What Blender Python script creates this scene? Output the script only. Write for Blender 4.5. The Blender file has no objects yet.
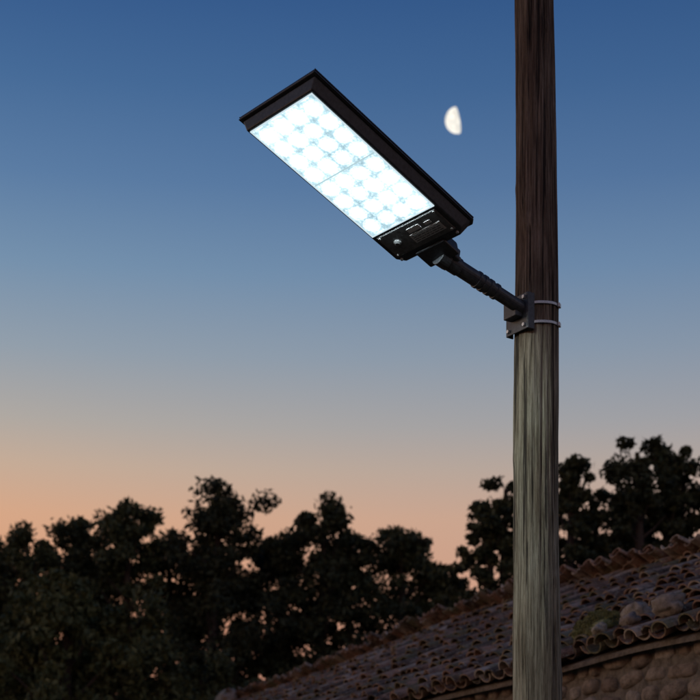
import bpy, math, random
import numpy as np
from mathutils import Vector, Matrix, noise
random.seed(7)
rng=np.random.default_rng(11)
sc=bpy.context.scene
sc.view_settings.view_transform='Standard'
try: sc.view_settings.look='None'
except: pass
sc.view_settings.exposure=0

def lin(c):
    return tuple(((v/255)/12.92 if v/255<=0.04045 else ((v/255+0.055)/1.055)**2.4) for v in c)+(1,)

# ---------- helpers
def link(o,parent=None):
    sc.collection.objects.link(o)
    if parent: o.parent=parent
    return o
def mesh_obj(name,verts,faces,mat=None,parent=None,smooth=False):
    me=bpy.data.meshes.new(name)
    me.from_pydata([tuple(v) for v in verts],[],faces); me.update()
    if smooth: me.polygons.foreach_set('use_smooth',[True]*len(me.polygons))
    if mat: me.materials.append(mat)
    return link(bpy.data.objects.new(name,me),parent)
def empty(name,loc=(0,0,0)):
    o=bpy.data.objects.new(name,None); o.location=loc; o.empty_display_size=.3
    return link(o)
class MB:
    def __init__(s): s.v=[];s.f=[]
    def add(s,v,f):
        b=len(s.v); s.v+= [tuple(x) for x in v]; s.f+=[tuple(i+b for i in q) for q in f]
    def box(s,x0,x1,y0,y1,z0,z1,top=None):
        t=top or (x0,x1,y0,y1)
        v=[(x0,y0,z0),(x1,y0,z0),(x1,y1,z0),(x0,y1,z0),(t[0],t[2],z1),(t[1],t[2],z1),(t[1],t[3],z1),(t[0],t[3],z1)]
        s.add(v,[(0,3,2,1),(4,5,6,7),(0,1,5,4),(1,2,6,5),(2,3,7,6),(3,0,4,7)])
    def prism(s,poly0,z0,poly1,z1):
        n=len(poly0); v=[(x,y,z0) for x,y in poly0]+[(x,y,z1) for x,y in poly1]
        f=[tuple(range(n-1,-1,-1)),tuple(range(n,2*n))]+[(k,(k+1)%n,n+(k+1)%n,n+k) for k in range(n)]
        s.add(v,f)
    def tube(s,pts,rad,n=16,cap=True):
        pts=[Vector(p) for p in pts]
        d0=(pts[-1]-pts[0]).normalized()
        up=Vector((0,0,1)) if abs(d0.z)<.9 else Vector((1,0,0))
        v=[]
        for i,p in enumerate(pts):
            d=(pts[min(i+1,len(pts)-1)]-pts[max(i-1,0)]).normalized()
            if d.length<1e-6: d=d0
            a=d.cross(up).normalized(); b=a.cross(d).normalized()
            for k in range(n):
                t=2*math.pi*k/n
                v.append(p+(a*math.cos(t)+b*math.sin(t))*rad[i])
        f=[]
        for i in range(len(pts)-1):
            for k in range(n):
                f.append((i*n+k,i*n+(k+1)%n,(i+1)*n+(k+1)%n,(i+1)*n+k))
        if cap:
            f.append(tuple(range(n-1,-1,-1))); f.append(tuple((len(pts)-1)*n+k for k in range(n)))
        s.add(v,f)
    def obj(s,name,mat=None,parent=None,smooth=False,bevel=0):
        o=mesh_obj(name,s.v,s.f,mat,parent,smooth)
        if bevel:
            m=o.modifiers.new('bev','BEVEL'); m.width=bevel; m.segments=2; m.limit_method='ANGLE'
        return o

def mat(name):
    m=bpy.data.materials.new(name); m.use_nodes=True
    nt=m.node_tree; b=nt.nodes['Principled BSDF']
    return m,nt,b
def N(nt,t,**kw):
    n=nt.nodes.new(t)
    for k,v in kw.items():
        if k in n.inputs: n.inputs[k].default_value=v
        else: setattr(n,k,v)
    return n
def ramp(nt,stops,src):
    r=nt.nodes.new('ShaderNodeValToRGB'); e=r.color_ramp.elements
    while len(e)<len(stops): e.new(0.5)
    for i,(p,c) in enumerate(stops):
        e[i].position=p; e[i].color=c if len(c)==4 else tuple(c)+(1,)
    nt.links.new(src,r.inputs[0]); return r
def bump(nt,b,src,strength=.5,dist=.02):
    n=N(nt,'ShaderNodeBump'); n.inputs['Strength'].default_value=strength; n.inputs['Distance'].default_value=dist
    nt.links.new(src,n.inputs['Height']); nt.links.new(n.outputs[0],b.inputs['Normal']); return n
def mix(nt,fac,a,b,blend='MIX'):
    m=nt.nodes.new('ShaderNodeMixRGB'); m.blend_type=blend
    for i,x in enumerate((fac,a,b)):
        if hasattr(x,'is_linked') or hasattr(x,'links'): nt.links.new(x,m.inputs[i])
        else: m.inputs[i].default_value=x
    return m.outputs[0]
def math_(nt,op,a,b=None,c=None):
    m=nt.nodes.new('ShaderNodeMath'); m.operation=op
    for i,x in enumerate((a,b,c)):
        if x is None: continue
        if hasattr(x,'links'): nt.links.new(x,m.inputs[i])
        else: m.inputs[i].default_value=x
    return m.outputs[0]

# ---------- materials
def m_black(name='black_aluminium',c=(.042,.048,.055),rough=.42):
    m,nt,b=mat(name)
    b.inputs['Roughness'].default_value=rough
    n=N(nt,'ShaderNodeTexNoise',Scale=60.0); n.inputs['Detail'].default_value=6
    r=ramp(nt,[(.3,tuple(x*.8 for x in c)),(.75,tuple(x*1.6 for x in c))],n.outputs[0])
    nt.links.new(r.outputs[0],b.inputs['Base Color'])
    tc=N(nt,'ShaderNodeTexCoord'); nt.links.new(tc.outputs['Object'],n.inputs['Vector'])
    bump(nt,b,n.outputs[0],.15,.002)
    return m
M_black=m_black()
M_cover=m_black('driver_cover_plastic',(.11,.115,.118),.5)
M_label,nt,b=mat('label_print')
b.inputs['Base Color'].default_value=(.6,.6,.6,1)
M_ink,nt,b=mat('label_ink'); b.inputs['Base Color'].default_value=(.05,.05,.055,1)
M_steel,nt,b=mat('galvanised_steel'); b.inputs['Metallic'].default_value=.7; b.inputs['Roughness'].default_value=.45
n=N(nt,'ShaderNodeTexNoise',Scale=40.0); r=ramp(nt,[(.3,(.38,.39,.4)),(.7,(.62,.63,.64))],n.outputs[0]); nt.links.new(r.outputs[0],b.inputs['Base Color'])

def m_emit(name,col,s,samp=False):
    m=bpy.data.materials.new(name); m.use_nodes=True; nt=m.node_tree; nt.nodes.clear()
    o=nt.nodes.new('ShaderNodeOutputMaterial'); e=nt.nodes.new('ShaderNodeEmission')
    e.inputs[0].default_value=col+(1,); e.inputs[1].default_value=s; nt.links.new(e.outputs[0],o.inputs[0])
    if not samp:
        try: m.cycles.emission_sampling='NONE'
        except: pass
    return m,nt,e
M_led,_,_=m_emit('led_lens_lit',(.84,.97,1.0),215,True)
LP=.1015; LU0=.060
# lit lens board: glow strongest round each LED, broken up by the moulded lens texture
M_plate,nt,e=m_emit('led_board_lit',(.6,.8,.85),1.35)
tc=N(nt,'ShaderNodeTexCoord'); sx=N(nt,'ShaderNodeSeparateXYZ'); nt.links.new(tc.outputs['Object'],sx.inputs[0])
au=math_(nt,'ABSOLUTE',sx.outputs[0])
fu=math_(nt,'SUBTRACT',math_(nt,'FRACT',math_(nt,'ADD',math_(nt,'DIVIDE',math_(nt,'SUBTRACT',au,LU0),LP),.5)),.5)
fv_=math_(nt,'SUBTRACT',math_(nt,'FRACT',math_(nt,'DIVIDE',math_(nt,'ADD',sx.outputs[1],LP*2),LP)),.5)
dist=math_(nt,'SQRT',math_(nt,'ADD',math_(nt,'MULTIPLY',fu,fu),math_(nt,'MULTIPLY',fv_,fv_)))
v=N(nt,'ShaderNodeTexVoronoi',Scale=62.0); nt.links.new(tc.outputs['Object'],v.inputs['Vector'])
v2=N(nt,'ShaderNodeTexVoronoi',Scale=130.0); nt.links.new(tc.outputs['Object'],v2.inputs['Vector'])
n5=N(nt,'ShaderNodeTexNoise',Scale=4.0); nt.links.new(tc.outputs['Object'],n5.inputs['Vector'])
gl=ramp(nt,[(.2,(2.2,2.6,2.7)),(.36,(1.3,1.6,1.7)),(.52,(.72,.95,1.03)),(.7,(.52,.70,.76))],dist)
tx=ramp(nt,[(.1,(1.2,1.18,1.18)),(.65,(.65,.70,.72))],v.outputs['Distance'])
tx2=ramp(nt,[(.1,(1.12,1.12,1.12)),(.7,(.8,.83,.85))],v2.outputs['Distance'])
r6=ramp(nt,[(.35,(.78,.8,.81)),(.65,(1.25,1.22,1.2))],n5.outputs[0])
ring=math_(nt,'COMPARE',dist,.43,.018)
cc=mix(nt,1.0,gl.outputs[0],tx.outputs[0],'MULTIPLY'); cc=mix(nt,1.0,cc,tx2.outputs[0],'MULTIPLY'); cc=mix(nt,1.0,cc,r6.outputs[0],'MULTIPLY')
cc=mix(nt,math_(nt,'MULTIPLY',ring,.4),cc,(1.0,1.15,1.2,1))
nt.links.new(cc,e.inputs[0])

# wood
M_wood,nt,b=mat('weathered_wood'); b.inputs['Roughness'].default_value=.92
geo=N(nt,'ShaderNodeNewGeometry')
def nz(sc_,detail=8,rough=.65):
    mp=N(nt,'ShaderNodeMapping'); mp.inputs['Scale'].default_value=sc_; nt.links.new(geo.outputs['Position'],mp.inputs[0])
    n=N(nt,'ShaderNodeTexNoise',Scale=1.0); n.inputs['Detail'].default_value=detail; n.inputs['Roughness'].default_value=rough; nt.links.new(mp.outputs[0],n.inputs['Vector']); return n
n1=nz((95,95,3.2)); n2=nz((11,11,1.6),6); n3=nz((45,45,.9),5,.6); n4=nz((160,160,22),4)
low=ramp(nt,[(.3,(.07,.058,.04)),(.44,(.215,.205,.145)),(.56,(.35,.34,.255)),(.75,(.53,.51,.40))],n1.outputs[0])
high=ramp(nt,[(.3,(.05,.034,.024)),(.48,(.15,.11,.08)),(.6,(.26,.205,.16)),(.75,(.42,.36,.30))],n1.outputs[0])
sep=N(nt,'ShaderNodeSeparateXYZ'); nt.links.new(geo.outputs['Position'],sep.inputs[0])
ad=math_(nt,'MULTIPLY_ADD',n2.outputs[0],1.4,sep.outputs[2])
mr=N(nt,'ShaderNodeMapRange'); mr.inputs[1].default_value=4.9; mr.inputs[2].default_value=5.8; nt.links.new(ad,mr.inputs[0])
c1=mix(nt,mr.outputs[0],low.outputs[0],high.outputs[0])  # height blend: staining plus the lamplit-to-unlit change at the clamp, painted into the colour
st=ramp(nt,[(.33,(.45,.36,.29)),(.5,(.88,.83,.77)),(.66,(1.1,1.1,1.1))],n2.outputs[0])
c2=mix(nt,.9,c1,st.outputs[0],'MULTIPLY')
ck=ramp(nt,[(.37,(.10,.085,.075)),(.42,(1,1,1))],n3.outputs[0])
c3=mix(nt,.9,c2,ck.outputs[0],'MULTIPLY')
sp_=ramp(nt,[(.3,(.6,.55,.5)),(.5,(1,1,1))],n4.outputs[0]); c3=mix(nt,.7,c3,sp_.outputs[0],'MULTIPLY')
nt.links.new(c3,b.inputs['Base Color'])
hh=math_(nt,'MULTIPLY_ADD',ck.outputs[0],.6,n1.outputs[0])
bump(nt,b,hh,1.0,.010)

# tiles
M_tile,nt,b=mat('terracotta_tile'); b.inputs['Roughness'].default_value=.88
geo=N(nt,'ShaderNodeNewGeometry')
rp=ramp(nt,[(0,(.09,.07,.05)),(.2,(.19,.125,.085)),(.45,(.32,.19,.125)),(.7,(.38,.245,.17)),(.85,(.42,.32,.24)),(1,(.50,.43,.35))],geo.outputs['Random Per Island'])
n=N(nt,'ShaderNodeTexNoise',Scale=7.0); n.inputs['Detail'].default_value=9; n.inputs['Roughness'].default_value=.72; nt.links.new(geo.outputs['Position'],n.inputs['Vector'])
r=ramp(nt,[(.38,(.2,.19,.16)),(.56,(1,1,1))],n.outputs[0]); c=mix(nt,.9,rp.outputs[0],r.outputs[0],'MULTIPLY')
n3=N(nt,'ShaderNodeTexNoise',Scale=26.0); n3.inputs['Detail'].default_value=4; nt.links.new(geo.outputs['Position'],n3.inputs['Vector'])
r3=ramp(nt,[(.56,(0,0,0)),(.68,(.8,.8,.8))],n3.outputs[0]); c=mix(nt,r3.outputs[0],c,(.36,.35,.26,1))
n6=N(nt,'ShaderNodeTexNoise',Scale=2.2); n6.inputs['Detail'].default_value=6; nt.links.new(geo.outputs['Position'],n6.inputs['Vector'])
r7=ramp(nt,[(.53,(0,0,0)),(.64,(.7,.7,.7))],n6.outputs[0]); c=mix(nt,r7.outputs[0],c,(.14,.145,.07,1))
nt.links.new(c,b.inputs['Base Color'])
bump(nt,b,n3.outputs[0],.7,.012)
# stone
def m_stone(name,a,c_,d):
    m,nt,b=mat(name); b.inputs['Roughness'].default_value=.92
    geo=N(nt,'ShaderNodeNewGeometry')
    rp=ramp(nt,[(0,a),(.5,c_),(1,d)],geo.outputs['Random Per Island'])
    n=N(nt,'ShaderNodeTexNoise',Scale=14.0); n.inputs['Detail'].default_value=9; n.inputs['Roughness'].default_value=.7; nt.links.new(geo.outputs['Position'],n.inputs['Vector'])
    r=ramp(nt,[(.36,(.35,.33,.3)),(.58,(1,1,1))],n.outputs[0]); c=mix(nt,.8,rp.outputs[0],r.outputs[0],'MULTIPLY')
    nt.links.new(c,b.inputs['Base Color']); bump(nt,b,n.outputs[0],.9,.04); return m
M_stone=m_stone('rubble_stone',(.24,.175,.13),(.37,.29,.22),(.48,.42,.36))
M_mortar=m_stone('lime_mortar',(.24,.195,.155),(.24,.2,.155),(.26,.22,.175))
M_rstone=m_stone('lichen_stone',(.38,.32,.26),(.46,.41,.34),(.48,.46,.36))
M_moss=m_stone('moss',(.18,.20,.06),(.3,.32,.12),(.38,.38,.18))
M_plank=m_stone('old_planks',(.09,.06,.04),(.13,.09,.06),(.15,.1,.07))
M_bark,nt,b=mat('bark'); b.inputs['Roughness'].default_value=.95
n=N(nt,'ShaderNodeTexNoise',Scale=6.0); r=ramp(nt,[(.3,(.035,.025,.018)),(.7,(.09,.065,.05))],n.outputs[0]); nt.links.new(r.outputs[0],b.inputs['Base Color'])
def m_leaf(name,a,c_):
    m,nt,b=mat(name); b.inputs['Roughness'].default_value=.8
    geo=N(nt,'ShaderNodeNewGeometry'); oi=N(nt,'ShaderNodeObjectInfo')
    r=ramp(nt,[(0,a),(1,c_)],geo.outputs['Random Per Island'])
    h=N(nt,'ShaderNodeHueSaturation'); 
    mr=N(nt,'ShaderNodeMapRange'); mr.inputs[3].default_value=.7; mr.inputs[4].default_value=1.3; nt.links.new(oi.outputs['Random'],mr.inputs[0])
    nt.links.new(mr.outputs[0],h.inputs['Value']); nt.links.new(r.outputs[0],h.inputs['Color']); nt.links.new(h.outputs[0],b.inputs['Base Color'])
    return m
M_leaf=m_leaf('foliage_dark',(.03,.042,.016),(.08,.09,.032))
M_leaf2=m_leaf('foliage_olive',(.05,.065,.022),(.12,.13,.045))
M_ground,nt,b=mat('dry_grass_ground'); b.inputs['Roughness'].default_value=1
n=N(nt,'ShaderNodeTexNoise',Scale=3.0); n.inputs['Detail'].default_value=10; geo=N(nt,'ShaderNodeNewGeometry'); nt.links.new(geo.outputs['Position'],n.inputs['Vector'])
r=ramp(nt,[(.35,(.06,.06,.03)),(.65,(.16,.13,.08))],n.outputs[0]); nt.links.new(r.outputs[0],b.inputs['Base Color']); bump(nt,b,n.outputs[0],.8,.08)

# ---------- ground
NR=24;NS=64; gv=[(0,0,0)]; gf=[]
for i in range(NR):
    R=2*(3000/2)**(i/(NR-1))
    for k in range(NS):
        a=2*math.pi*k/NS; x=R*math.cos(a); y=R*math.sin(a)
        gv.append((x,y,.12*noise.noise(Vector((x*.05,y*.05,0))) if R>14 else 0))
for k in range(NS): gf.append((0,1+k,1+(k+1)%NS))
for i in range(NR-1):
    for k in range(NS):
        a=1+i*NS+k; b_=1+i*NS+(k+1)%NS; gf.append((a,a+NS,b_+NS,b_))
mesh_obj('ground',gv,gf,M_ground,smooth=True)

# ---------- wooden pole
def pole_ax(z): return 1.023+ (z-4.6)*-.0065+.007*math.sin(z*1.3), 8.25
def pole_r(z): return .1315-.0064*(z-2.7)
pv=[];pf=[];NZ=520;NA=120;H=7.8
cr=[(random.uniform(0,2*math.pi),random.uniform(.5,7),random.uniform(.3,1.5),random.uniform(.004,.013),random.uniform(.035,.075)) for _ in range(85)]
kn=[(random.uniform(0,2*math.pi),random.uniform(1,7)) for _ in range(16)]
for i in range(NZ+1):
    z=H*i/NZ-.02; ax,ay=pole_ax(z); R=pole_r(z)
    act=[c for c in cr if abs(z-c[1])<c[2]]; ka=[c for c in kn if abs(z-c[1])<.15]
    for k in range(NA):
        a=2*math.pi*k/NA; ca_,sa_=math.cos(a),math.sin(a)
        r=R+.009*noise.noise(Vector((ca_*1.5,sa_*1.5,z*.9)))+.004*noise.noise(Vector((ca_*9,sa_*9,z*1.1)))+.003*noise.noise(Vector((ca_*22,sa_*22,z*3)))
        for (ca,cz,cl,cd,cw) in act:
            da=(a-ca-.06*math.sin(z*2+ca)+math.pi)%(2*math.pi)-math.pi
            if abs(da)<cw: r-=cd*(1-abs(da)/cw)*(1-abs(z-cz)/cl)**.5
        for (ca,cz) in ka:
            da=(a-ca+math.pi)%(2*math.pi)-math.pi; q=(da*R/.03)**2+((z-cz)/.045)**2
            if q<4: r+=.006*math.exp(-q)
        pv.append((ax+r*ca_,ay+r*sa_,z))
for i in range(NZ):
    for k in range(NA):
        pf.append((i*NA+k,i*NA+(k+1)%NA,(i+1)*NA+(k+1)%NA,(i+1)*NA+k))
pf.append(tuple(NZ*NA+k for k in range(NA)))
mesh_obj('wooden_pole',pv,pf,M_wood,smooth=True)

# ---------- street lamp
C=Vector((-.029,7.3,5.157))
l=Vector((-.684,-.673,.2835)).normalized(); w_=Vector((.714,-.697,.063)); w_=(w_-l*w_.dot(l)).normalized(); n_=l.cross(w_)
Mx=Matrix(((l.x,w_.x,n_.x,C.x),(l.y,w_.y,n_.y,C.y),(l.z,w_.z,n_.z,C.z),(0,0,0,1)))
lamp=empty('street_lamp'); lamp.matrix_world=Mx; Mi=Mx.inverted()
def shell(x0,x1,y,ch):
    return [(x0,-y+ch),(x0+ch,-y),(x1,-y),(x1,y),(x0+ch,y),(x0,y-ch)]
hb=MB(); hb.prism(shell(-.67,.447,.224,.04),0,shell(-.685,.462,.247,.02),.054)
hb.obj('housing_tray',M_black,lamp,bevel=.006)
hb=MB(); hb.prism(shell(-.695,.478,.256,.02),.056,shell(-.695,.478,.256,.02),.074); hb.obj('housing_top_plate',M_black,lamp,bevel=.005)
hb=MB(); hb.box(-.66,.45,-.235,.235,.0745,.092,top=(-.62,.42,-.21,.21)); hb.obj('solar_panel_lid',M_black,lamp,bevel=.005)
hb=MB()
for sgn in (-1,1):
    y0,y1=sorted((sgn*.2565,sgn*.261)); hb.box(-.67,.478,y0,y1,.069,.074)
    hb.box(-.67,.478,y0,y1,.057,.062)
hb.obj('side_rails',M_black,lamp,bevel=.001)
hb=MB(); hb.box(-.615,-.452,-.195,.195,-.007,-.0005,top=(-.62,-.447,-.2,.2)); hb.obj('driver_cover',M_cover,lamp,bevel=.003)
hb=MB(); hb.box(-.585,-.525,-.035,.165,-.0095,-.0075); hb.obj('rating_label',M_label,lamp)
hb=MB()
for r_ in range(4):
    y=-.025
    while y<.15:
        wl_=random.uniform(.008,.03); hb.box(-.577+r_*.0135,-.573+r_*.0135,y,min(y+wl_,.155),-.0108,-.0098); y+=wl_+.006
hb.obj('label_text',M_ink,lamp)
hb=MB(); hb.box(-.512,-.482,-.02,.06,-.0092,-.0075); hb.box(-.51,-.49,.09,.13,-.0092,-.0075); hb.obj('small_label',M_label,lamp)
hb=MB()
for (u,v) in ((-.605,-.185),(-.605,.185),(-.462,-.185),(-.462,.185),(-.64,-.19),(-.64,.19)):
    hb.tube([(u,v,0),(u,v,-.011)],[.008,.007],8)
hb.obj('screws',M_steel,lamp)
hb=MB(); hb.tube([(-.53,-.12,-.005),(-.53,-.12,-.014),(-.53,-.12,-.020)],[.022,.02,.010],20); hb.obj('motion_sensor',M_cover,lamp)
pl,pw=.434,.2115
hb=MB()
hb.box(-pl,pl,-pw,-pw+.006,-.005,-.0005); hb.box(-pl,pl,pw-.006,pw,-.005,-.0005)
hb.box(-pl,-pl+.006,-pw+.006,pw-.006,-.005,-.0005); hb.box(pl-.006,pl,-pw+.006,pw-.006,-.005,-.0005)
hb.obj('led_frame',m_emit('led_frame_lit',(.75,.92,1.0),.85)[0],lamp)
hb=MB(); hb.box(-pl+.0065,pl-.0065,-pw+.0065,pw-.0065,-.0025,-.0006); hb.obj('led_board',M_plate,lamp)
hb=MB(); hb.box(-.0035,.0035,-pw+.01,pw-.01,-.0045,-.003)
hb.obj('board_divider',m_emit('divider_lit',(.55,.76,.82),.85)[0],lamp)
le=MB()
for half in (-1,1):
    for i in range(4):
        for j in range(4):
            u=half*(LU0+i*LP); v=(j-1.5)*LP
            pts=[];rad=[]
            for q in range(5):
                a=q/4*math.pi/2*.95
                pts.append((u,v,-.003-.010*math.sin(a))); rad.append(.022*math.cos(a))
            le.tube(pts,rad,14)
le.obj('led_lenses',M_led,lamp,smooth=True)
# neck and arm
def W2L(p): return Mi@Vector(p)
hb=MB(); hb.box(-.77,-.64,-.10,.10,-.012,.05,top=(-.75,-.66,-.09,.09)); hb.box(-.81,-.772,-.065,.065,-.005,.055)
hb.obj('neck_bracket',M_black,lamp,bevel=.008)
Eend=Vector((.952,8.16,4.806)); J=Vector((.46,7.80,4.955))
Jl=W2L(J); El=W2L(Eend)
d=(El-Jl)
hb=MB()
pts=[];rad=[]
prof=[(0,.050),(.10,.050),(.101,.045),(.22,.045),(.221,.040),(.42,.040),(.421,.045),(.45,.045),(.451,.039),(.48,.039),(.481,.044),(.52,.044),(.521,.038),(.55,.038),(.551,.043),(.59,.043),(.591,.037),(.63,.037),(.631,.042),(.66,.042),(.661,.035),(1.0,.035)]
for t,r in prof: pts.append(Jl+d*t); rad.append(r)
hb.tube(pts,rad,24); hb.obj('arm_tube',M_black,lamp,bevel=.002)
hb=MB()
side=d.cross(Vector((0,0,1))).normalized()
for t in (.06,.15): 
    c_=Jl+d*t; hb.tube([c_-side*.062,c_+side*.062],[.010,.010],8)
hb.obj('arm_bolts',M_cover,lamp)
hn=Vector((-.83,-.56,0)).normalized(); hs=Vector((-hn.y,hn.x,0)); up=Vector((0,0,1))
ax,ay=pole_ax(4.8); Rp=pole_r(4.8)+.003
pc=Vector((ax,ay,4.79))+hn*(Rp+.012)
def obox(mb,c,a,b,cc,ha_,hb_,hc):
    v=[]
    for s3 in (-1,1):
        for (s1,s2) in ((-1,-1),(1,-1),(1,1),(-1,1)):
            v.append(W2L(c+a*ha_*s1+b*hb_*s2+cc*hc*s3))
    mb.add(v,[(0,3,2,1),(4,5,6,7),(0,1,5,4),(1,2,6,5),(2,3,7,6),(3,0,4,7)])
hb=MB()
obox(hb,pc,hs,up,hn,.085,.098,.004)
obox(hb,pc+hs*.088-hn*.022,hn,up,hs,.024,.098,.004)
obox(hb,pc-hs*.088-hn*.022,hn,up,hs,.024,.098,.004)
obox(hb,pc+hn*.03+up*.02,hs,up,hn,.050,.048,.025)
hb.obj('pole_bracket',M_black,lamp,bevel=.003)
hb=MB()
for q in (-1,1):
    for z_ in (-.075,.075):
        c_=pc+hs*.065*q+up*z_; hb.tube([W2L(c_),W2L(c_+hn*.016)],[.011,.010],6)
hb.obj('bracket_bolts',M_steel,lamp)
hb=MB()
for zc in (4.79+.060,4.79-.045):
    v=[];n=64
    for k in range(n):
        a=2*math.pi*k/n
        cx,cy=pole_ax(zc); 
        zt=zc+.010*math.sin(a)+.006*math.cos(a)
        for (dr,dz) in ((.003,-.0075),(.007,-.0075),(.007,.0075),(.003,.0075)):
            r=Rp+dr+.003*noise.noise(Vector((math.cos(a)*2,math.sin(a)*2,zc)))
            v.append(W2L((cx+r*math.cos(a),cy+r*math.sin(a),zt+dz)))
    f=[]
    for k in range(n):
        for q in range(4):
            f.append((k*4+q,k*4+(q+1)%4,((k+1)%n)*4+(q+1)%4,((k+1)%n)*4+q))
    hb.add(v,f)
    o_=Vector((.93,-.36,0)).normalized(); obox(hb,Vector((cx,cy,zc+.001))+o_*(Rp+.012),Vector((.36,.93,0)).normalized(),up,o_,.016,.011,.005)
hb.obj('steel_straps',M_steel,lamp,bevel=.001)

# ---------- stone house
house=empty('stone_house',(0,0,0))
P0=Vector((2.57,11,3.60)); D=Vector((-.4472,.8944,0)); Q=Vector((.8944,.4472,0)); TH=.487; WD=3.3
T0,T1=-3.0,17.4
def sag(t,s):
    k=min(max(s/WD,0),1)
    return (.2*math.exp(-((t-8)/3.6)**2)-.05*math.exp(-((t-2)/3)**2))*k +.05*noise.noise(Vector((t*.6,s*.7,3)))
def roofpt(t,s,side=0):
    z=P0.z+s*TH+sag(t,s)
    q=s if side==0 else 2*WD-s
    p=P0+D*t+Q*q; return Vector((p.x,p.y,z))
tl=MB()
SL=WD/math.cos(math.atan(TH)); EXP=.33; SP=.205
def tile(c,a,s,nn,r0,r1,L,inv,lift0,lift1,th=.016,seg=7):
    v=[]
    for (pos,r,lf) in ((0,r0,lift0),(L,r1,lift1)):
        for rr in (r,r-th):
            for k in range(seg+1):
                ph=math.pi*k/seg
                y=math.sin(ph)*rr*.82
                if inv: y=-y
                v.append(c+s*pos+a*(math.cos(ph)*rr)+nn*(y+lf))
    f=[];m=seg+1
    for k in range(seg):
        f.append((k,k+1,2*m+k+1,2*m+k)); f.append((m+k,3*m+k,3*m+k+1,m+k+1))
        f.append((k,m+k,m+k+1,k+1)); f.append((2*m+k,2*m+k+1,3*m+k+1,3*m+k))
    f.append((0,2*m,3*m,m)); f.append((seg,m+seg,3*m+seg,2*m+seg))
    tl.add(v,f)
CT=math.cos(math.atan(TH))
for side in (0,1):
    nc=int((T1-T0)/SP); nrw=int(SL/EXP)+1
    for i in range(nc):
        colj=random.gauss(0,.03); colt=random.gauss(0,.007)
        for j in range(nrw):
            for kind in (0,1):
                slip=random.gauss(0,.03) if random.random()>.06 else -random.uniform(.06,.17)
                if kind==1: slip*=.5
                t=T0+(i+.5*kind)*SP+random.gauss(0,.014)+colt; s=(j*EXP+colj+slip-.06)*CT
                if kind==0 and random.random()<.015 and j>0: continue
                p=roofpt(t,s,side); p2=roofpt(t,s+.3,side)
                sv=(p2-p).normalized(); a=D.copy()
                nn=a.cross(sv) ; 
                if nn.z<0: nn=-nn
                yaw=random.gauss(0,.08); a2=(a*math.cos(yaw)+sv*math.sin(yaw)); s2=(sv*math.cos(yaw)-a*math.sin(yaw))
                q=random.uniform(.92,1.08)
                if kind==0: tile(p,a2,s2,nn,.098*q,.078*q,.42,False,.055+random.gauss(0,.011),.018)
                else: tile(p,a2,s2,nn,.096,.08,.42,True,.075,.045)
t=T0
while t<T1:
    p=roofpt(t,WD)+Vector((0,0,.015+random.gauss(0,.010)))
    yaw=random.gauss(0,.06); sv=(D+Vector((0,0,(roofpt(t+.4,WD).z-roofpt(t,WD).z)/.4+random.gauss(0,.02)))).normalized()
    a2=(Q*math.cos(yaw)+D*math.sin(yaw))
    tile(p,a2,sv,Vector((0,0,1)),.108,.096,.44,False,.025,.005,.018,9); t+=.36
tl.obj('tiled_roof',M_tile,house)
hb=MB(); nt_=60
for side in (0,1):
    v=[];f=[]
    for i in range(nt_+1):
        t=T0+(T1-T0)*i/nt_
        for s in (0,WD*.33,WD*.66,WD):
            p=roofpt(t,s,side); v.append(p-Vector((0,0,.05))); v.append(p-Vector((0,0,.09)))
    for i in range(nt_):
        for j in range(3):
            a=i*8+j*2; f.append((a,a+8,a+10,a+2)); f.append((a+1,a+3,a+11,a+9))
        f.append((i*8,i*8+1,i*8+9,i*8+8))
    hb.add(v,f)
hb.obj('roof_deck',M_mortar,house)
def wp(t,q,z): 
    p=P0+D*t+Q*q; return Vector((p.x,p.y,z))
wl=MB(); S0=.12
ta,tb=T0+.15,T1-.15
base=[wp(ta,S0,0),wp(tb,S0,0),wp(tb,2*WD-S0,0),wp(ta,2*WD-S0,0)]
topz=P0.z+S0*TH-.10; rz=P0.z+WD*TH-.14
v=base+[Vector((p.x,p.y,topz)) for p in base]+[wp(ta,WD,rz),wp(tb,WD,rz)]
wl.add(v,[(0,1,5,4),(2,3,7,6),(1,2,6,9,5),(3,0,4,8,7)])
wl.obj('wall_mortar',M_mortar,house)
def rock(mb,c,ax3,size,seed,seg=10,rg=7,e=.62,am=.25):
    v=[];f=[]
    for i in range(rg+1):
        th=math.pi*i/rg
        for k in range(seg):
            ph=2*math.pi*k/seg
            dx,dy,dz=math.sin(th)*math.cos(ph),math.sin(th)*math.sin(ph),math.cos(th)
            dx=math.copysign(abs(dx)**e,dx);dy=math.copysign(abs(dy)**e,dy);dz=math.copysign(abs(dz)**e,dz)
            m=1+am*noise.noise(Vector((dx*1.3+seed*3.1,dy*1.3+seed,dz*1.3)))+am*.35*noise.noise(Vector((dx*4+seed*3.1,dy*4+seed,dz*4)))
            v.append(c+(ax3[0]*dx*size[0]+ax3[1]*dy*size[1]+ax3[2]*dz*size[2])*m)
    for i in range(rg):
        for k in range(seg):
            f.append((i*seg+k,(i+1)*seg+k,(i+1)*seg+(k+1)%seg,i*seg+(k+1)%seg))
    mb.add(v,f)
ws=MB(); z=.12; sd=0
UP=Vector((0,0,1))
def course(tA,tB,fn,out,along,z,h,gaps):
    global sd
    t=tA
    while t<tB:
        L=random.uniform(.16,.42)
        if not any(g[0]-.1<t+L/2<g[1]+.1 and z<g[3] and z+h>g[2] for g in gaps):
            sd+=1; c=fn(t+L/2)+UP*(z+h/2+random.uniform(-.02,.02))-out*.03
            tw=random.gauss(0,.09); a1=along*math.cos(tw)+UP*math.sin(tw); u1=UP*math.cos(tw)-along*math.sin(tw)
            rock(ws,c,(a1,out,u1),(L/2-.016,random.uniform(.05,.085),h/2-.014),sd)
        t+=L
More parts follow.
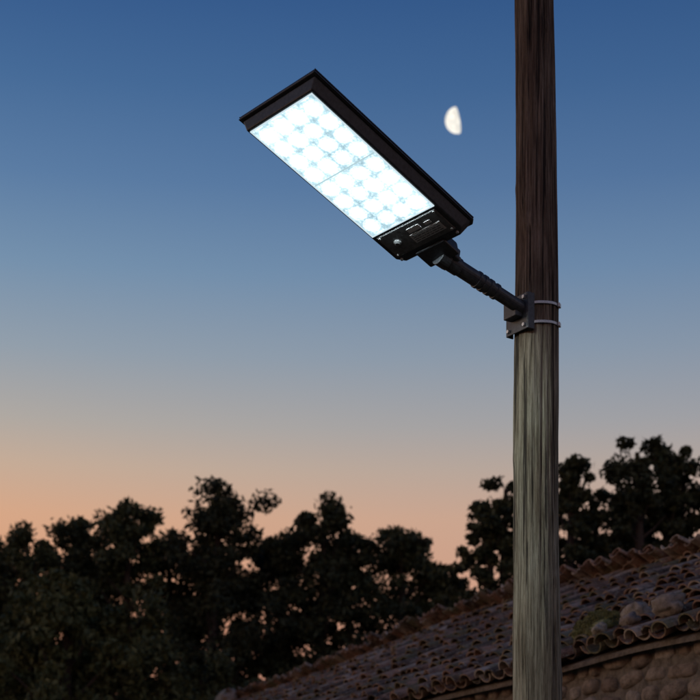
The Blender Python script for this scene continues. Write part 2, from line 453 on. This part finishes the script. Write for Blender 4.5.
door=(6,7,0,2.1); win=(10,10.9,1.2,2.2); win2=(1.2,2.0,1.2,2.1)
while z<topz-.02:
    h=random.uniform(.13,.22); h=min(h,topz-z+.06)
    course(ta,tb,lambda t:wp(t,S0,0),-Q,D,z,h,(door,win,win2))
    course(S0,2*WD-S0,lambda t:wp(ta,t,0),-D,Q,z,h,())
    course(S0,2*WD-S0,lambda t:wp(tb,t,0),D,Q,z,h,())
    z+=h
while z<rz:
    h=.2; x=(z-topz)/TH+.25
    for tt,o in ((ta,-D),(tb,D)): course(S0+x,2*WD-S0-x,lambda t:wp(tt,t,0),o,Q,z,h,())
    z+=h
ws.obj('wall_stones',M_stone,house,smooth=True)
ds=MB()
for (a,b_,z0,z1) in (door,win,win2):
    n=5
    for i in range(n):
        x0=a+(b_-a)*i/n+.006; x1=a+(b_-a)*(i+1)/n-.006
        pts=[wp(x0,S0-.01,z0),wp(x1,S0-.01,z0),wp(x1,S0-.05,z0),wp(x0,S0-.05,z0)]
        ds.add(pts+[p+UP*(z1-z0) for p in pts],[(0,3,2,1),(4,5,6,7),(0,1,5,4),(1,2,6,5),(2,3,7,6),(3,0,4,7)])
    pts=[wp(a-.15,S0-.0,z1),wp(b_+.15,S0-.0,z1),wp(b_+.15,S0-.09,z1),wp(a-.15,S0-.09,z1)]
    ds.add(pts+[p+UP*.14 for p in pts],[(0,3,2,1),(4,5,6,7),(0,1,5,4),(1,2,6,5),(2,3,7,6),(3,0,4,7)])
ds.obj('door_and_shutters',M_plank,house)
rs=MB()
sv=(Q+UP*TH).normalized(); nn=(UP-Q*TH).normalized()
for (t,s,a,b_,h) in ((1.22,.42,.13,.09,.07),(.55,.22,.14,.10,.08),(.9,.12,.07,.07,.05),(1.42,.2,.07,.06,.045),(-.1,.3,.15,.1,.07),(2.3,.1,.1,.07,.05),(17.1,3.2,.3,.2,.13),(16.7,3.1,.22,.16,.09),(17.2,2.6,.28,.2,.12),(17.25,2.0,.2,.2,.12)):
    sd+=1; rock(rs,roofpt(t,s)+nn*(.13+h*.4),(D,sv,nn),(a,b_,h),sd,18,12,.8,.6)
rs.obj('roof_stones',M_rstone,house,smooth=True)
ms=MB()
for q in range(18):
    a=random.uniform(-.2,.2); b_=random.uniform(-.1,.1)
    c=roofpt(1.72+a,.40+b_)+nn*(.13+random.uniform(0,.03)); 
    rock(ms,c,(D,sv,nn),(random.uniform(.06,.09),random.uniform(.06,.09),random.uniform(.06,.09)*(1-abs(a)*2)),100+q,16,12,.9)
for q in range(9000):
    a=random.gauss(0,.13); b_=random.gauss(0,.08); 
    e=max(0,1-(a/.30)**2-(b_/.18)**2)
    if e<=0: continue
    c=roofpt(1.72+a,.40+b_)+nn*(.12+.12*math.sqrt(e)*(1+.5*noise.noise(Vector((a*14,b_*14,0))))+random.uniform(-.02,.012))
    r1=Vector((random.gauss(0,1),random.gauss(0,1),random.gauss(0,1))).normalized()*.010; r2=(nn+r1*60).normalized()*.014
    ms.add([c-r1,c+r1,c+r2],[(0,1,2)])
ms.obj('moss_cushion',M_moss,house)

# ---------- trees
def leaf_arrays(centers,radii,per,size,squash=.75):
    cs=np.repeat(centers,per,axis=0); rr=np.repeat(radii,per)
    d=rng.normal(size=cs.shape); d/=np.linalg.norm(d,axis=1)[:,None]
    rad=rng.random(len(cs))**.5
    rad*=1+.35*(rng.random(len(cs))<.12)
    off=d*(rr*rad)[:,None]; off[:,2]*=squash
    c=cs+off
    a=rng.normal(size=c.shape); a/=np.linalg.norm(a,axis=1)[:,None]
    b=np.cross(a,rng.normal(size=c.shape)); b/=np.linalg.norm(b,axis=1)[:,None]
    sz=size*(.6+.8*rng.random(len(c)))
    a*=sz[:,None]; b*=(sz*.42)[:,None]
    return np.stack([c-a,c-b,c+a,c+b],axis=1)
def build_tree_mesh(name,seed,H=10,R=1.7,leafm=M_leaf,base=.22,per=150,nl=44,size=.07,top=1.0,sparse=.12,cr_=.36):
    rnd=random.Random(seed)
    mb=MB(); pts=[];rad=[]
    bx,by=rnd.uniform(-.3,.3),rnd.uniform(-.3,.3)
    def tr(h): return Vector((bx*math.sin(h/H*3),by*math.sin(h/H*2.3),h))
    for i in range(12):
        h=H*.94*i/11; pts.append(tr(h)); rad.append(.2*(1-h/H)**.8+.02)
    mb.tube(pts,rad,9)
    cent=[];rd=[]
    for i in range(nl):
        f=base+(1-base)*(i+rnd.random()*.8)/nl
        h=H*f*.93; u=(f-base)/(1-base)
        prof=(max(0,math.sin(math.pi*min(1,(u*.80+.14))))**.7)*(1-.3*u*top)
        L=R*prof*rnd.uniform(.6,1.15); az=i*2.4+rnd.uniform(-.5,.5); el=rnd.uniform(.1,.5)+u*.5
        p0=tr(h); dv=Vector((math.cos(az)*math.cos(el),math.sin(az)*math.cos(el),math.sin(el)))
        p1=p0+dv*L*.55; p2=p0+dv*L+Vector((0,0,rnd.uniform(-.1,.25)))
        r0=.05*(1-u)+.02
        mb.tube([p0,p1,p2],[r0,r0*.6,.008],5)
        for g_ in (.45,.75,.95,1.12):
            if rnd.random()<sparse+(1-u)*sparse: continue
            jit=Vector((rnd.gauss(0,.2),rnd.gauss(0,.2),rnd.gauss(0,.18)))
            cent.append(p0+(p2-p0)*g_+jit); rd.append(cr_*rnd.uniform(.45,1.15)*(R/1.7)**.5)
    for q in range(3):
        cent.append(tr(H*.95)+Vector((rnd.gauss(0,.15),rnd.gauss(0,.15),-q*.25))); rd.append(.2+.06*q)
    L4=leaf_arrays(np.array([tuple(c) for c in cent]),np.array(rd),per,size)
    nb=len(mb.v); lv=L4.reshape(-1,3)
    verts=np.vstack([np.array(mb.v),lv]); nq=len(L4)
    faces=mb.f+[(nb+4*i,nb+4*i+1,nb+4*i+2,nb+4*i+3) for i in range(nq)]
    me=bpy.data.meshes.new(name); me.from_pydata(verts.tolist(),[],faces); me.materials.append(M_bark); me.materials.append(leafm)
    mi=np.zeros(len(faces),dtype=np.int32); mi[len(mb.f):]=1; me.polygons.foreach_set('material_index',mi); me.update()
    return me
protos=[build_tree_mesh('tree_a',1,R=1.5,nl=46),build_tree_mesh('tree_b',2,R=1.7,nl=50),build_tree_mesh('tree_c',3,R=1.4,nl=40,base=.3,sparse=.22),build_tree_mesh('tree_d',4,R=1.6,base=.28,nl=44,per=130,sparse=.22)]
slim=[build_tree_mesh('tree_e',5,R=.98,nl=44,base=.25,per=100,cr_=.26,sparse=.16),build_tree_mesh('tree_f',6,R=1.05,nl=42,base=.3,per=90,cr_=.26,sparse=.18)]
small=[build_tree_mesh('tree_g',8,H=7,R=1.9,leafm=M_leaf2,base=.12,nl=48,per=150),build_tree_mesh('tree_h',9,H=7,R=1.8,leafm=M_leaf2,base=.15,nl=44,per=140,sparse=.2)]
T=[(-9.4,36,9.9,0),(-8.5,37,10.4,1),(-7.7,35.5,10.7,2),(-6.7,36.5,11.2,0),(-6.0,37.5,10.6,3),(-5.15,36,11.4,0),(-4.45,37,10.9,2),(-3.7,37.5,10.6,0),(-2.95,36,11.6,1),(-2.1,37.5,10.8,2),(-1.4,36.5,10.9,3),(-.55,36,11.5,2),(.15,37,10.9,0),(1.0,36.5,11.1,3),(1.8,37,10.4,2),(2.6,37.5,9.9,0),(3.4,38,9.6,3),
   (-8.9,39.5,10.1,3),(-10.9,37,10,1)]
for i,(x,y,h,p) in enumerate(T):
    o=link(bpy.data.objects.new('broadleaf_tree',protos[p])); o.location=(x,y,0); s=h/10; o.scale=(s*random.uniform(.85,1.05),s*.95,s); o.rotation_euler=(0,0,random.uniform(0,6.28))
T2=[(2.75,30,10.0,0),(3.35,30.5,10.6,1),(4.0,32,10.2,0),(4.5,30,10.8,0),(5.05,31.5,10.5,1),(5.55,30,11.2,1),(6.0,32,10.7,0),(6.55,30.5,11.3,0),(7.0,31,10.9,1),(7.6,30,11.0,1),(8.4,30,11.0,0),(6.3,33.5,10.4,0),(7.3,33,10.5,1),(2.2,32,9.2,1)]
for i,(x,y,h,p) in enumerate(T2):
    o=link(bpy.data.objects.new('slender_tree',slim[p])); o.location=(x,y,0); s=h/10; o.scale=(s,s,s); o.rotation_euler=(0,0,random.uniform(0,6.28))
T3=[(-6.6,30,7.6),(-5.4,29,7.9),(-4.2,29.5,7.4),(-7.9,30,7.2),(-3.0,31,6.5),(-1.9,31.5,6.2),(-.8,32,6.3),(.2,32.5,6.2)]
for i,(x,y,h) in enumerate(T3):
    o=link(bpy.data.objects.new('olive_tree',small[i%2])); o.location=(x,y,0); s=h/7; o.scale=(s*.95,s*.95,s); o.rotation_euler=(0,0,random.uniform(0,6.28))

# ---------- moon
Mm,nt,e=m_emit('moon_surface',(1,.9,.78),1.15)
tc=N(nt,'ShaderNodeTexCoord'); n=N(nt,'ShaderNodeTexNoise',Scale=.13); n.inputs['Detail'].default_value=4; nt.links.new(tc.outputs['Object'],n.inputs['Vector'])
r=ramp(nt,[(.38,(.74,.71,.64)),(.58,(1,.95,.85))],n.outputs[0]); nt.links.new(r.outputs[0],e.inputs[0])
mc=Vector((86.0,1200,625.6)); fv=(-mc).normalized(); rv=Vector((1,0,0)); rv=(rv-fv*rv.dot(fv)).normalized(); uv=rv.cross(fv)
if uv.z<0: uv=-uv
tl_=math.radians(13); r2=rv*math.cos(tl_)+uv*math.sin(tl_); u2=uv*math.cos(tl_)-rv*math.sin(tl_)
RM=9.8; v=[];f=[];nl_,na=24,40
for i in range(nl_+1):
    lo=math.radians(-90+ (90+11)*i/nl_)
    for k in range(na+1):
        la=-math.pi/2+math.pi*k/na
        v.append((r2*math.sin(lo)*math.cos(la)+u2*math.sin(la)+fv*math.cos(lo)*math.cos(la))*RM)
for i in range(nl_):
    for k in range(na): a=i*(na+1)+k; f.append((a,a+1,a+na+2,a+na+1))
mo=mesh_obj('moon',v,f,Mm,smooth=True); mo.location=mc

# ---------- sky
SAZ,SEL=-72,9
wd=bpy.data.worlds.new('World'); sc.world=wd; wd.use_nodes=True; nt=wd.node_tree
bg=nt.nodes['Background']
tc=N(nt,'ShaderNodeTexCoord'); sp=N(nt,'ShaderNodeSeparateXYZ'); nt.links.new(tc.outputs['Generated'],sp.inputs[0])
SK=[(0,(150,105,95)),(.13,(205,138,108)),(.20,(225,160,122)),(.245,(220,170,136)),(.275,(202,175,153)),(.30,(180,172,164)),(.34,(150,162,174)),(.385,(120,148,176)),(.43,(93,127,167)),(.475,(71,109,155)),(.52,(53,91,143)),(.7,(34,64,110)),(1,(22,42,80))]
rL=ramp(nt,[(p,lin(c)) for p,c in SK],sp.outputs[2])
SR=[(0,(120,95,100)),(.13,(170,134,126)),(.20,(200,160,142)),(.245,(196,166,151)),(.275,(176,165,160)),(.30,(158,160,167)),(.34,(134,150,170)),(.385,(106,135,169)),(.43,(81,114,157)),(.475,(62,98,145)),(.52,(47,84,134)),(.7,(32,60,104)),(1,(22,42,80))]
rR=ramp(nt,[(p,lin(c)) for p,c in SR],sp.outputs[2])
mr=N(nt,'ShaderNodeMapRange'); mr.inputs[1].default_value=-.25; mr.inputs[2].default_value=.3; nt.links.new(sp.outputs[0],mr.inputs[0])
g_=mix(nt,mr.outputs[0],rL.outputs[0],rR.outputs[0])
sky=N(nt,'ShaderNodeTexSky'); sky.sky_type='NISHITA'; sky.sun_disc=False; sky.sun_elevation=math.radians(SEL); sky.sun_rotation=math.radians(SAZ)
sk=mix(nt,1.0,sky.outputs[0],(.05,.05,.05,1),'MULTIPLY')
fin=mix(nt,.05,g_,sk); nt.links.new(fin,bg.inputs[0]); bg.inputs[1].default_value=1.0

sl=bpy.data.lights.new('sun','SUN'); sl.energy=.3; sl.angle=math.radians(12); sl.color=(1,.76,.56)
so=link(bpy.data.objects.new('sun',sl))
a_,e_=math.radians(SAZ),math.radians(SEL)
sdir=Vector((math.sin(a_)*math.cos(e_),math.cos(a_)*math.cos(e_),math.sin(e_)))
so.rotation_euler=sdir.to_track_quat('Z','Y').to_euler()

# ---------- camera
cam=bpy.data.cameras.new('camera'); co=link(bpy.data.objects.new('camera',cam)); co.location=(0,0,1.6); co.rotation_euler=(math.radians(90),0,0)
cam.sensor_width=36; cam.lens=36*1500/700; cam.shift_y=550/700; cam.clip_end=6000; cam.clip_start=.1
cam.dof.use_dof=True; cam.dof.focus_distance=7.8; cam.dof.aperture_fstop=3.3
sc.camera=co
